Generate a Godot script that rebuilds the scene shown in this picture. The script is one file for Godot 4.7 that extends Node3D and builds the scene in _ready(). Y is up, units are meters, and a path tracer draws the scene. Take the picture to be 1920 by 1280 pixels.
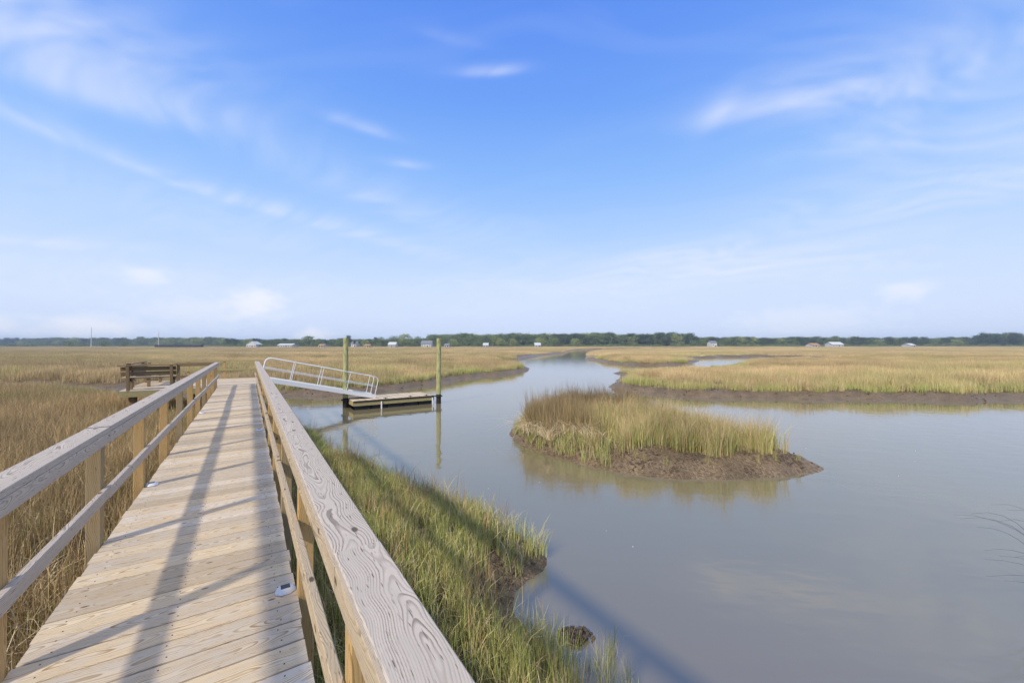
extends Node3D
# Tidal creek marsh with a timber boardwalk, gangway and floating dock.
# World: the eye stands at (0, 3.2, 0), looks along -Z; water level is y = 0.

const WALK_TURN := 33.4          # the boardwalk runs 33.4 degrees to the left of -Z
const DECK_Y := 1.6

var rng := RandomNumberGenerator.new()
var M := {}
var main_poly := PackedVector2Array()
var isle_poly := PackedVector2Array()
var bins := {}
const BIN := 5.0
var mud_line := PackedVector2Array([Vector2(-90, 36), Vector2(-60, 32.5), Vector2(-40, 29.5), Vector2(-28, 27.5), Vector2(-21, 25.0), Vector2(-16.5, 22.6)])
var n_fine := FastNoiseLite.new()
var n_mid := FastNoiseLite.new()
var n_big := FastNoiseLite.new()
var taken := {}

func _ready() -> void:
	rng.seed = 4711
	setup_view()
	setup_noise()
	setup_shores()
	setup_materials()
	build_ground()
	build_water()
	build_boardwalk()
	build_platform()
	build_gangway()
	build_dock()
	build_far_shore()
	build_grass()
	build_small_things()

# ------------------------------------------------------------------ view, sky, sun
func setup_view() -> void:
	var cam := Camera3D.new()
	cam.name = "camera"
	cam.fov = 80.9
	cam.position = Vector3(0, 3.2, 0)
	cam.rotation_degrees = Vector3(0.53, 0, 0)
	cam.near = 0.05
	cam.far = 6000.0
	add_child(cam)
	cam.current = true
	var sun := DirectionalLight3D.new()
	sun.name = "sun"
	sun.light_energy = 0.6
	sun.light_color = Color(1.0, 0.955, 0.88)
	sun.light_angular_distance = 2.6
	sun.shadow_enabled = true
	var h := Vector3(0.540, 0, -0.841).normalized() * cos(deg_to_rad(35.5))
	var to := Vector3(h.x, -sin(deg_to_rad(35.5)), h.z)
	add_child(sun)
	sun.look_at_from_position(Vector3.ZERO, to, Vector3.UP)
	var env := Environment.new()
	env.background_mode = Environment.BG_SKY
	var sky := Sky.new()
	var pano := PanoramaSkyMaterial.new()
	pano.panorama = ImageTexture.create_from_image(sky_image())
	sky.sky_material = pano
	env.sky = sky
	env.tonemap_mode = Environment.TONE_MAPPER_LINEAR
	env.tonemap_exposure = 1.86
	env.sdfgi_enabled = true
	env.ssao_enabled = true
	env.ssil_enabled = true
	env.fog_enabled = true
	env.fog_density = 0.00042
	env.fog_light_color = Color(0.80, 0.87, 0.97)
	var we := WorldEnvironment.new()
	we.name = "environment"
	we.environment = env
	add_child(we)

func sky_image() -> Image:
	var w := 1600
	var hh := 800
	var data := PackedFloat32Array()
	data.resize(w * hh * 3)
	# clear-air colours by elevation in degrees (linear light)
	var els := [0.0, 4.0, 8.0, 15.0, 22.0, 31.0, 41.0, 60.0, 90.0]
	var srgb := [Color8(208, 222, 246), Color8(206, 221, 247), Color8(196, 216, 247), Color8(166, 199, 244), Color8(136, 180, 241), Color8(107, 156, 236), Color8(90, 138, 230), Color8(84, 130, 222), Color8(80, 126, 216)]
	var cols := []
	for c in srgb:
		cols.append((c as Color).srgb_to_linear())
	var wisp := FastNoiseLite.new()
	wisp.seed = 5
	wisp.frequency = 1.0
	wisp.fractal_octaves = 4
	var warp := FastNoiseLite.new()
	warp.seed = 9
	warp.frequency = 1.0
	warp.fractal_octaves = 2
	# cirrus plumes: azimuth, elevation, length, thickness, tilt (degrees), strength
	var plumes := [
		[31.0, 26.0, 7.0, 1.5, -3.0, 0.40], [41.0, 25.0, 9.0, 2.2, -10.0, 0.34], [27.5, 26.8, 3.0, 1.6, 35.0, 0.30],
		[-45.0, 23.2, 8.0, 2.0, 4.0, 0.52], [-51.0, 26.0, 9.0, 4.5, 10.0, 0.30],
		[-2.8, 34.0, 4.2, 0.75, 2.0, 0.45], [-20.5, 26.8, 4.0, 0.85, -4.0, 0.42], [-15.0, 23.6, 3.4, 0.7, 3.0, 0.36],
		[-47.0, 18.9, 9.0, 0.9, -9.0, 0.36], [-33.0, 16.8, 11.0, 1.1, -10.0, 0.34], [-16.0, 13.6, 13.0, 1.6, -11.0, 0.30],
		[-25.0, 21.0, 18.0, 3.2, -14.0, 0.20], [-50.0, 9.4, 8.0, 0.8, 3.0, 0.45],
		[46.0, 20.0, 12.0, 3.0, -8.0, 0.30], [49.0, 14.0, 14.0, 3.2, 4.0, 0.22], [28.0, 10.0, 17.0, 3.4, -4.0, 0.42], [5.0, 8.0, 18.0, 1.8, -4.0, 0.30], [-9.0, 37.0, 4.0, 0.8, -8.0, 0.12],
		[-50.0, 27.0, 15.0, 6.0, 2.0, 0.30], [-38.0, 14.0, 20.0, 4.0, -8.0, 0.22], [47.0, 26.0, 15.0, 6.0, -8.0, 0.30], [49.0, 15.0, 16.0, 5.0, 0.0, 0.28], [25.0, 9.0, 20.0, 3.6, 0.0, 0.34], [0.0, 6.0, 30.0, 3.0, 0.0, 0.30], [-42.0, 6.0, 20.0, 3.0, 0.0, 0.34], [-12.0, 17.0, 16.0, 3.0, -16.0, 0.14],
	]
	for k in 46:   # the same kind of plumes all round
		var az: float = 62.0 + 6.3 * k + rng.randf_range(-4, 4)
		if az > 298.0:
			break
		plumes.append([az, rng.randf_range(8, 40), rng.randf_range(4, 15), rng.randf_range(0.8, 3.4), rng.randf_range(-14, 10), rng.randf_range(0.18, 0.5)])
	for k in 16:
		plumes.append([rng.randf_range(0, 360), rng.randf_range(46, 70), rng.randf_range(8, 18), rng.randf_range(1.5, 4.0), rng.randf_range(-20, 20), rng.randf_range(0.15, 0.4)])
	# low cumulus heads: azimuth, elevation, half width, half height, strength
	var puffs := [[-32.5, 5.4, 3.6, 1.7, 0.55], [-42.6, 7.5, 2.6, 0.9, 0.40], [-46.5, 1.9, 5.0, 1.2, 0.55], [-26.3, 1.1, 3.0, 1.3, 0.60], [-53.0, 2.0, 3.0, 1.0, 0.4], [44.6, 5.7, 2.6, 0.9, 0.38], [36.0, 3.0, 9.0, 1.8, 0.25], [-38.0, 4.0, 7.0, 1.6, 0.25]]
	for k in 22:
		puffs.append([70.0 + 10.0 * k + rng.randf_range(-4, 4), rng.randf_range(1.5, 8.0), rng.randf_range(2.0, 5.0), rng.randf_range(0.8, 1.8), rng.randf_range(0.25, 0.6)])
	for p in plumes:
		p.append(cos(deg_to_rad(p[4])))
		p.append(sin(deg_to_rad(p[4])))
	var cloud := Color8(226, 231, 246).srgb_to_linear()
	var bright := Color(1.0, 0.99, 0.97)
	var head := Color8(238, 240, 248).srgb_to_linear()
	var below := Color(0.30, 0.27, 0.20)
	var sector := []      # plumes by 10-degree sector
	for s in 36:
		var near := []
		var mid: float = s * 10.0 + 5.0
		for p in plumes:
			if absf(fposmod(mid - p[0] + 180.0, 360.0) - 180.0) < p[2] * 2.1 + 6.0:
				near.append(p)
		var near_puffs := []
		for p in puffs:
			if absf(fposmod(mid - p[0] + 180.0, 360.0) - 180.0) < p[2] * 2.2 + 6.0:
				near_puffs.append(p)
		sector.append([near, near_puffs])
	for y in hh:
		var el := 90.0 - (y + 0.5) / hh * 180.0
		var base: Color = below
		if el > -1.0:
			var k := 0
			while k < els.size() - 2 and el > els[k + 1]:
				k += 1
			base = (cols[k] as Color).lerp(cols[k + 1], clampf((el - els[k]) / (els[k + 1] - els[k]), 0.0, 1.0))
		var ce := cos(deg_to_rad(el))
		for x in w:
			var at := (y * w + x) * 3
			var c := base
			if el > -1.0:
				var az := (x + 0.5) / w * 360.0
				var a := deg_to_rad(az)
				var dx := sin(a) * ce
				var dz := -cos(a) * ce
				var lift := maxf(sin(deg_to_rad(el)), 0.0) + 0.16
				var px := dx / lift
				var pz := dz / lift
				var near: Array = sector[int(az / 10.0) % 36]
				var wv := warp.get_noise_2d(px * 0.9, pz * 0.9)
				var veil := wisp.get_noise_2d(px * 0.55 + wv * 0.5, pz * 1.7 + wv * 0.7)
				var t := clampf(veil * 0.12, 0.0, 0.1) 
				var high := smoothstep(41.0, 60.0, el) * clampf(0.72 + wv * 0.5 + veil * 0.3, 0.0, 0.92)
				var near_plumes: Array = near[0]
				if near_plumes.size():
					var fib := 0.75 + 0.8 * wisp.get_noise_2d((px * 0.9 + pz * 0.4) * 2.0 + wv * 1.2, (pz * 0.9 - px * 0.4) * 9.0 + wv * 2.0)
					for p: Array in near_plumes:
						var da := fposmod(az - p[0] + 180.0, 360.0) - 180.0
						da *= ce
						var de: float = el - p[1] + wv * 0.9
						var along: float = (da * p[6] + de * p[7]) / p[2]
						var across: float = (-da * p[7] + de * p[6]) / p[3]
						if across < 0.0:
							across *= 1.7      # plumes have a firm lower edge and a trailing upper one
						var q := along * along + across * across
						if q < 4.0:
							t += p[5] * 0.82 * exp(-q * 1.2) * fib
				c = c.lerp(cloud, clampf(t, 0.0, 0.85)).lerp(bright, high)
				if el < 14.0:
					for p: Array in near[1]:
						var da: float = (fposmod(az - p[0] + 180.0, 360.0) - 180.0) / p[2]
						var de: float = (el - p[1]) / p[3]
						if de < 0.0:
							de *= 0.6
						var q: float = da * da + de * de
						if q < 4.0:
							var e := exp(-q * 1.4) + 0.35 * wisp.get_noise_2d(az * 0.45, el * 0.9 + 30.0)
							c = c.lerp(head, clampf((e - 0.2) * 1.5, 0.0, 1.0) * minf(1.0, p[4] * 1.4))
			data[at] = c.r * 0.61
			data[at + 1] = c.g * 0.61
			data[at + 2] = c.b * 0.61
	return Image.create_from_data(w, hh, false, Image.FORMAT_RGBF, data.to_byte_array())

# ------------------------------------------------------------------ helpers
func numbered(called: String) -> String:
	var n: int = taken.get(called, 0)
	taken[called] = n + 1
	return called if n == 0 else "%s_%03d" % [called, n]

func tag(o: Node, label: String, category: String, group := "", kind := "") -> Node:
	if label:
		o.set_meta("label", label)
	if category:
		o.set_meta("category", category)
	if group:
		o.set_meta("group", group)
	if kind:
		o.set_meta("kind", kind)
	return o

func thing(called: String, label: String, category: String, at := Vector3.ZERO, turn := 0.0, group := "") -> Node3D:
	var o := Node3D.new()
	o.name = numbered(called)
	add_child(o)
	o.position = at
	o.rotation.y = turn
	tag(o, label, category, group)
	return o

func part(called: String, mesh: Mesh, mat: Material, parent: Node, at := Vector3.ZERO) -> MeshInstance3D:
	var o := MeshInstance3D.new()
	o.name = called
	o.mesh = mesh
	o.material_override = mat
	o.position = at
	parent.add_child(o, true)
	return o

func walk_point(l: float, y: float, t: float) -> Vector3:
	var a := deg_to_rad(WALK_TURN)
	return Vector3(-t * sin(a) + l * cos(a), y, -(t * cos(a) + l * sin(a)))

# a sawn board along local x, centred, with eased edges; u runs along it, v across
func board_mesh(length: float, h: float, w: float, u0 := 0.0, v0 := 0.0, tex := Vector2(2.4, 0.56), ease := 0.004) -> ArrayMesh:
	var st := SurfaceTool.new()
	st.begin(Mesh.PRIMITIVE_TRIANGLES)
	var y := h / 2.0
	var z := w / 2.0
	var e := minf(ease, minf(y, z) * 0.5)
	var ring := [Vector2(y, -z + e), Vector2(y, z - e), Vector2(y - e, z), Vector2(-y + e, z), Vector2(-y, z - e), Vector2(-y, -z + e), Vector2(-y + e, -z), Vector2(y - e, -z)]
	var along := [0.0]
	for k in 8:
		along.append(along[k] + (ring[(k + 1) % 8] as Vector2).distance_to(ring[k]))
	var x := length / 2.0
	for k in 8:
		var a: Vector2 = ring[k]
		var b: Vector2 = ring[(k + 1) % 8]
		var n := Vector3(0, b.y - a.y, -(b.x - a.x)).normalized()
		var va: float = v0 + (along[k] - z) / tex.y
		var vb: float = v0 + (along[k + 1] - z) / tex.y
		var q := [[Vector3(-x, a.x, a.y), 0.0, va], [Vector3(x, a.x, a.y), length, va], [Vector3(x, b.x, b.y), length, vb], [Vector3(-x, b.x, b.y), 0.0, vb]]
		for i in [0, 1, 2, 0, 2, 3]:
			st.set_normal(n)
			st.set_uv(Vector2(u0 + q[i][1] / tex.x, q[i][2]))
			st.add_vertex(q[i][0])
	for s in [-1.0, 1.0]:
		for k in range(1, 7):
			var tri := [0, k, k + 1] if s > 0 else [0, k + 1, k]
			for i in tri:
				var a: Vector2 = ring[i]
				st.set_normal(Vector3(s, 0, 0))
				st.set_uv(Vector2(u0 + a.x * 0.25, v0 + a.y / tex.y))
				st.add_vertex(Vector3(s * x, a.x, a.y))
	return st.commit()

# a board from a to b under parent; "up" is the direction of its height h
func beam(called: String, parent: Node, a: Vector3, b: Vector3, h: float, w: float, mat: Material, up := Vector3.UP) -> MeshInstance3D:
	var x := (b - a).normalized()
	var z := x.cross(up).normalized()
	var y := z.cross(x).normalized()
	var m := board_mesh(a.distance_to(b), h, w, rng.randf(), (rng.randi() % 3 + 0.5) / 3.0)
	var o := part(called, m, mat, parent)
	o.transform = Transform3D(Basis(x, y, z), (a + b) / 2.0)
	return o

func tube_mesh(points: Array, r: float, sides := 10, r_end := -1.0) -> ArrayMesh:
	var st := SurfaceTool.new()
	st.begin(Mesh.PRIMITIVE_TRIANGLES)
	var rings := []
	var ref := Vector3.UP
	for i in points.size():
		var d: Vector3 = (points[mini(i + 1, points.size() - 1)] - points[maxi(i - 1, 0)]).normalized()
		if absf(d.dot(ref)) > 0.98:
			ref = Vector3.RIGHT if absf(d.x) < 0.9 else Vector3.FORWARD
		var s := d.cross(ref).normalized()
		ref = s.cross(d).normalized()
		var rr := r if r_end < 0.0 else lerpf(r, r_end, float(i) / (points.size() - 1))
		var ring := []
		for k in sides:
			var a := TAU * k / sides
			ring.append([points[i] + (s * cos(a) + ref * sin(a)) * rr, s * cos(a) + ref * sin(a), Vector2(float(k) / sides, i)])
		rings.append(ring)
	for i in points.size() - 1:
		for k in sides:
			var q := [rings[i][k], rings[i + 1][k], rings[i + 1][(k + 1) % sides], rings[i][(k + 1) % sides]]
			for j in [0, 2, 1, 0, 3, 2]:
				st.set_normal(q[j][1])
				st.set_uv(q[j][2])
				st.add_vertex(q[j][0])
	for e in [0, points.size() - 1]:
		var n: Vector3 = (points[0] - points[1]).normalized() if e == 0 else (points[e] - points[e - 1]).normalized()
		for k in range(1, sides - 1):
			for j in ([0, k + 1, k] if e == 0 else [0, k, k + 1]):
				st.set_normal(n)
				st.set_uv(Vector2(0.5, 0.5))
				st.add_vertex(rings[e][j][0])
	return st.commit()

func box_mesh(s: Vector3) -> BoxMesh:
	var b := BoxMesh.new()
	b.size = s
	return b

# ------------------------------------------------------------------ noise, shores, heights
func setup_noise() -> void:
	n_fine.seed = 3
	n_fine.frequency = 1.6
	n_fine.fractal_octaves = 3
	n_mid.seed = 11
	n_mid.frequency = 0.35
	n_mid.fractal_octaves = 3
	n_big.seed = 21
	n_big.frequency = 0.03
	n_big.fractal_octaves = 4

func smooth_ring(pts: Array, wobble: float) -> PackedVector2Array:
	var p := PackedVector2Array(pts)
	for step in 2:
		var q := PackedVector2Array()
		for i in p.size():
			var a := p[i]
			var b := p[(i + 1) % p.size()]
			q.append(a.lerp(b, 0.25))
			q.append(a.lerp(b, 0.75))
		p = q
	# split long edges, then roughen the line
	var out := PackedVector2Array()
	for i in p.size():
		var a := p[i]
		var b := p[(i + 1) % p.size()]
		var dist := maxf(4.0, minf(a.length(), b.length()))
		var n := maxi(1, int(a.distance_to(b) / (dist * 0.06)))
		for k in n:
			out.append(a.lerp(b, float(k) / n))
	for i in out.size():
		var v := out[i]
		var s := wobble * clampf(v.length() / 18.0, 0.5, 3.0)
		out[i] = v + Vector2(n_mid.get_noise_2d(v.x * 2.0, v.y * 2.0), n_mid.get_noise_2d(v.x * 2.0 + 70.0, v.y * 2.0)) * s
	return out

func setup_shores() -> void:
	# waterline of the creek, (x to the right, z away) in metres
	main_poly = smooth_ring([
		Vector2(3.2, -9), Vector2(2.5, -2), Vector2(1.5, 1.5), Vector2(0.85, 3.0), Vector2(0.4, 3.9), Vector2(0.05, 4.5), Vector2(0.0, 5.1), Vector2(0.55, 5.85), Vector2(0.35, 6.5),
		Vector2(-0.4, 7.1), Vector2(-1.4, 7.9), Vector2(-2.6, 8.9), Vector2(-4.1, 10.3), Vector2(-5.7, 12.3), Vector2(-7.0, 14.0), Vector2(-8.6, 15.6), Vector2(-10.2, 16.8), Vector2(-12.0, 18.2), Vector2(-14.0, 19.8), Vector2(-16.2, 21.4),
		Vector2(-17.6, 22.6), Vector2(-16.6, 23.8), Vector2(-14.7, 24.8), Vector2(-13.2, 24.8), Vector2(-10.6, 25.2), Vector2(-8.5, 26.8), Vector2(-6.3, 33), Vector2(-3.3, 40.7), Vector2(1.2, 46.6), Vector2(2.8, 53),
		Vector2(-0.6, 59), Vector2(-2, 69), Vector2(0, 78), Vector2(2.8, 84), Vector2(6, 111), Vector2(19, 152), Vector2(26, 195), Vector2(35, 245), Vector2(60, 300), Vector2(150, 340), Vector2(160, 322),
		Vector2(100, 290), Vector2(60, 240), Vector2(37, 185), Vector2(23, 126), Vector2(16.5, 86), Vector2(17.2, 70), Vector2(18.6, 65.5), Vector2(21, 63), Vector2(25, 62), Vector2(29, 65), Vector2(36, 78), Vector2(46, 98), Vector2(58, 108), Vector2(70, 104),
		Vector2(62, 89), Vector2(49, 83), Vector2(40, 70), Vector2(32, 57.5), Vector2(27, 53.5), Vector2(22, 51.5), Vector2(16.5, 50.5), Vector2(12.6, 47), Vector2(11.4, 42), Vector2(9, 35), Vector2(7, 30), Vector2(8.2, 26.4),
		Vector2(12, 24.3), Vector2(16.9, 23.4), Vector2(22, 23.2), Vector2(29, 22.8), Vector2(45, 22), Vector2(90, 26), Vector2(95, 9), Vector2(40, 7.5), Vector2(15, 7), Vector2(9, 5.8), Vector2(7.3, 4.3), Vector2(7.6, 2), Vector2(9, -2), Vector2(10, -9)], 0.55)
	isle_poly = smooth_ring([Vector2(-0.06, 14.6), Vector2(0.25, 12.9), Vector2(1.1, 11.5), Vector2(2.0, 10.7), Vector2(3.4, 9.65), Vector2(5.4, 9.5), Vector2(7.2, 10.0), Vector2(8.3, 10.4), Vector2(7.9, 11.4),
		Vector2(7.5, 13.0), Vector2(6.8, 15.0), Vector2(5.8, 17.4), Vector2(4.2, 18.8), Vector2(2.4, 18.4), Vector2(0.9, 17), Vector2(0.1, 15.8)], 0.22)
	for poly in [main_poly, isle_poly]:
		for i in poly.size():
			var a: Vector2 = poly[i]
			var b: Vector2 = poly[(i + 1) % poly.size()]
			var lo := Vector2(minf(a.x, b.x), minf(a.y, b.y)) / BIN
			var hi := Vector2(maxf(a.x, b.x), maxf(a.y, b.y)) / BIN
			for bx in range(floori(lo.x) - 1, floori(hi.x) + 2):
				for bz in range(floori(lo.y) - 1, floori(hi.y) + 2):
					var key := Vector2i(bx, bz)
					if not bins.has(key):
						bins[key] = []
					bins[key].append([a, b])

# distance to the waterline, at most BIN; positive on land
func shore(p: Vector2) -> float:
	var d := BIN
	var near: Array = bins.get(Vector2i(floori(p.x / BIN), floori(p.y / BIN)), [])
	for s: Array in near:
		d = minf(d, p.distance_to(Geometry2D.get_closest_point_to_segment(p, s[0], s[1])))
	var wet := inside(p, main_poly) and not inside(p, isle_poly)
	return -d if wet else d

func inside(p: Vector2, poly: PackedVector2Array) -> bool:
	var a := Geometry2D.is_point_in_polygon(p + Vector2(0.0011, 0.0013), poly)
	if Geometry2D.is_point_in_polygon(p + Vector2(-0.0007, -0.0017), poly) == a:
		return a
	return Geometry2D.is_point_in_polygon(p + Vector2(0.0003, 0.0029), poly)

func mud_distance(p: Vector2) -> float:
	if p.x > -10.0 or p.y > 50.0 or p.y < 12.0:
		return 99.0
	var d := 99.0
	for i in mud_line.size() - 1:
		d = minf(d, p.distance_to(Geometry2D.get_closest_point_to_segment(p, mud_line[i], mud_line[i + 1])))
	return d

# grass stands short on the low ground before the side creek and the pond
func stature(p: Vector2) -> float:
	var a := maxf(absf(p.x - 20.0) / 13.0, absf(p.y - 46.0) / 9.0)
	var b := maxf(absf(p.x - 52.0) / 20.0, absf(p.y - 76.0) / 14.0)
	return smoothstep(0.6, 1.1, minf(a, b))

func height_at(p: Vector2, sd: float) -> float:
	var h: float
	if sd < 0.0:
		h = maxf(-0.5, sd * 0.3)
	else:
		h = 0.45 * (1.0 - exp(-sd * 1.7)) + 0.15 * smoothstep(1.2, 5.0, sd)
	var rough := smoothstep(-0.3, 0.6, sd)
	h += n_fine.get_noise_2d(p.x * 1.6, p.y * 1.6) * 0.05 * rough + n_mid.get_noise_2d(p.x, p.y) * 0.06 * rough
	var dm := mud_distance(p)
	if dm < 5.0:
		h = lerpf(0.10 + n_fine.get_noise_2d(p.x, p.y) * 0.09, h, smoothstep(2.4, 5.0, dm))
	h *= lerpf(0.55, 1.0, stature(p))
	if p.y > 290.0:
		h += 0.9 * smoothstep(290.0, 350.0, p.y)
	return h

# ------------------------------------------------------------------ materials
func noise_texture(freq: float, octaves: int, size: int, colors: Array, offsets: Array, seed_ := 1, cellular := false) -> ImageTexture:
	var n := FastNoiseLite.new()
	n.seed = seed_
	n.frequency = freq
	n.fractal_octaves = octaves
	if cellular:
		n.noise_type = FastNoiseLite.TYPE_CELLULAR
		n.cellular_return_type = FastNoiseLite.RETURN_DISTANCE
	var im := n.get_seamless_image(size, size)
	var g := Gradient.new()
	g.offsets = PackedFloat32Array(offsets)
	g.colors = PackedColorArray(colors)
	var lut := []
	for i in 256:
		lut.append(g.sample(i / 255.0))
	var src := im.get_data()
	var out := PackedByteArray()
	out.resize(size * size * 3)
	for i in size * size:
		var c: Color = lut[src[i]]
		out[i * 3] = int(c.r * 255.0)
		out[i * 3 + 1] = int(c.g * 255.0)
		out[i * 3 + 2] = int(c.b * 255.0)
	return ImageTexture.create_from_image(Image.create_from_data(size, size, false, Image.FORMAT_RGB8, out))

# flat-sawn pine: three boards stacked in one picture; each shows growth rings cut along the grain, knots and checks
func wood_texture(w: int, h: int, metres: Vector2, early: Color, late: Color, knot: Color, silver: Color, line: float, seed_: int, density: float, sweep: float) -> ImageTexture:
	var r := RandomNumberGenerator.new()
	r.seed = seed_
	var n := FastNoiseLite.new()
	n.seed = seed_
	n.frequency = 1.0
	n.fractal_octaves = 2
	var slow := FastNoiseLite.new()
	slow.seed = seed_ + 1
	slow.frequency = 1.0
	slow.fractal_type = FastNoiseLite.FRACTAL_NONE
	var data := PackedByteArray()
	data.resize(w * h * 3)
	for row in 3:
		var centre := r.randf_range(-0.03, 0.03)
		var depth := r.randf_range(0.03, 0.06)
		var rings := r.randf_range(0.85, 1.15) * density
		var knots := []
		for k in r.randi_range(1, 2):
			knots.append([r.randf_range(0.0, metres.x), r.randf_range(-0.07, 0.07), r.randf_range(0.007, 0.015)])
		var y0 := row * h / 3
		var y1 := (row + 1) * h / 3
		for x in w:
			var mx := x * metres.x / w
			var turn := TAU * x / w          # the picture closes on itself along the board
			var cx := cos(turn) * 0.8
			var sx := sin(turn) * 0.8
			var d := depth + sweep * slow.get_noise_2d(cx * 0.55 + row * 9.0, sx * 0.55) + 0.003 * n.get_noise_2d(cx * 3.0 + row * 9.0, sx * 3.0)
			var sway := 0.03 * n.get_noise_2d(cx * 1.2, sx * 1.2 + row * 7.0)
			for y in range(y0, y1):
				var my := (y - y0) * metres.y / h - metres.y / 6.0
				var dy := my - centre - sway
				var ring := sqrt(dy * dy + d * d) * rings + 0.25 * n.get_noise_3d(cx * 2.0, sx * 2.0, my * 16.0 + row * 5.0)
				var dark := 0.0
				for k: Array in knots:
					var kx: float = absf(mx - k[0])
					kx = minf(kx, metres.x - kx) * 0.45
					var ky: float = my - k[1]
					var kd := sqrt(kx * kx + ky * ky)
					var kr: float = k[2]
					if kd < kr * 6.0:
						ring += 1.3 * exp(-kd * kd / (kr * kr * 5.0))
						dark = maxf(dark, 1.0 - smoothstep(kr * 0.5, kr * 1.1, kd))
				var f := ring - floorf(ring)
				var t := smoothstep(0.45, 0.9, f) * (1.0 - smoothstep(0.94, 1.0, f)) * line * (0.75 + 0.5 * n.get_noise_2d(floorf(ring) * 3.7, row * 11.0))
				var fibre := n.get_noise_3d(cx * 14.0, sx * 14.0, my * 420.0 + row * 50.0)
				var c := early.lerp(late, clampf(t + fibre * 0.14, 0.0, 1.0))
				var wear := n.get_noise_3d(cx * 2.6, sx * 2.6 + 40.0, my * 14.0 + row * 3.0)
				c = c.lerp(silver, clampf(0.25 + wear * 0.9, 0.0, 0.7))
				c = c.lerp(knot, dark * 0.75)
				var crack := n.get_noise_3d(cx * 5.0 + 30.0, sx * 5.0, my * 150.0 + row * 31.0)
				if crack > 0.5:
					c = c.lerp(knot, clampf((crack - 0.5) * 3.5, 0.0, 0.7))
				var at := (y * w + x) * 3
				data[at] = int(clampf(c.r, 0.0, 1.0) * 255.0)
				data[at + 1] = int(clampf(c.g, 0.0, 1.0) * 255.0)
				data[at + 2] = int(clampf(c.b, 0.0, 1.0) * 255.0)
	return ImageTexture.create_from_image(Image.create_from_data(w, h, false, Image.FORMAT_RGB8, data))

func mat(color: Color, rough := 0.85, tex: Texture2D = null, bump := 0.0) -> StandardMaterial3D:
	var m := StandardMaterial3D.new()
	m.albedo_color = color
	m.roughness = rough
	m.metallic_specular = 0.35
	if tex:
		m.albedo_texture = tex
		if bump > 0.0:
			m.heightmap_enabled = true
			m.heightmap_texture = tex
			m.heightmap_scale = bump
	return m

func grass_mat(glow: Color) -> StandardMaterial3D:
	var m := mat(Color.WHITE, 0.75)
	m.vertex_color_use_as_albedo = true
	m.backlight_enabled = true
	m.backlight = glow
	m.metallic_specular = 0.25
	m.cull_mode = BaseMaterial3D.CULL_DISABLED
	return m

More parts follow.
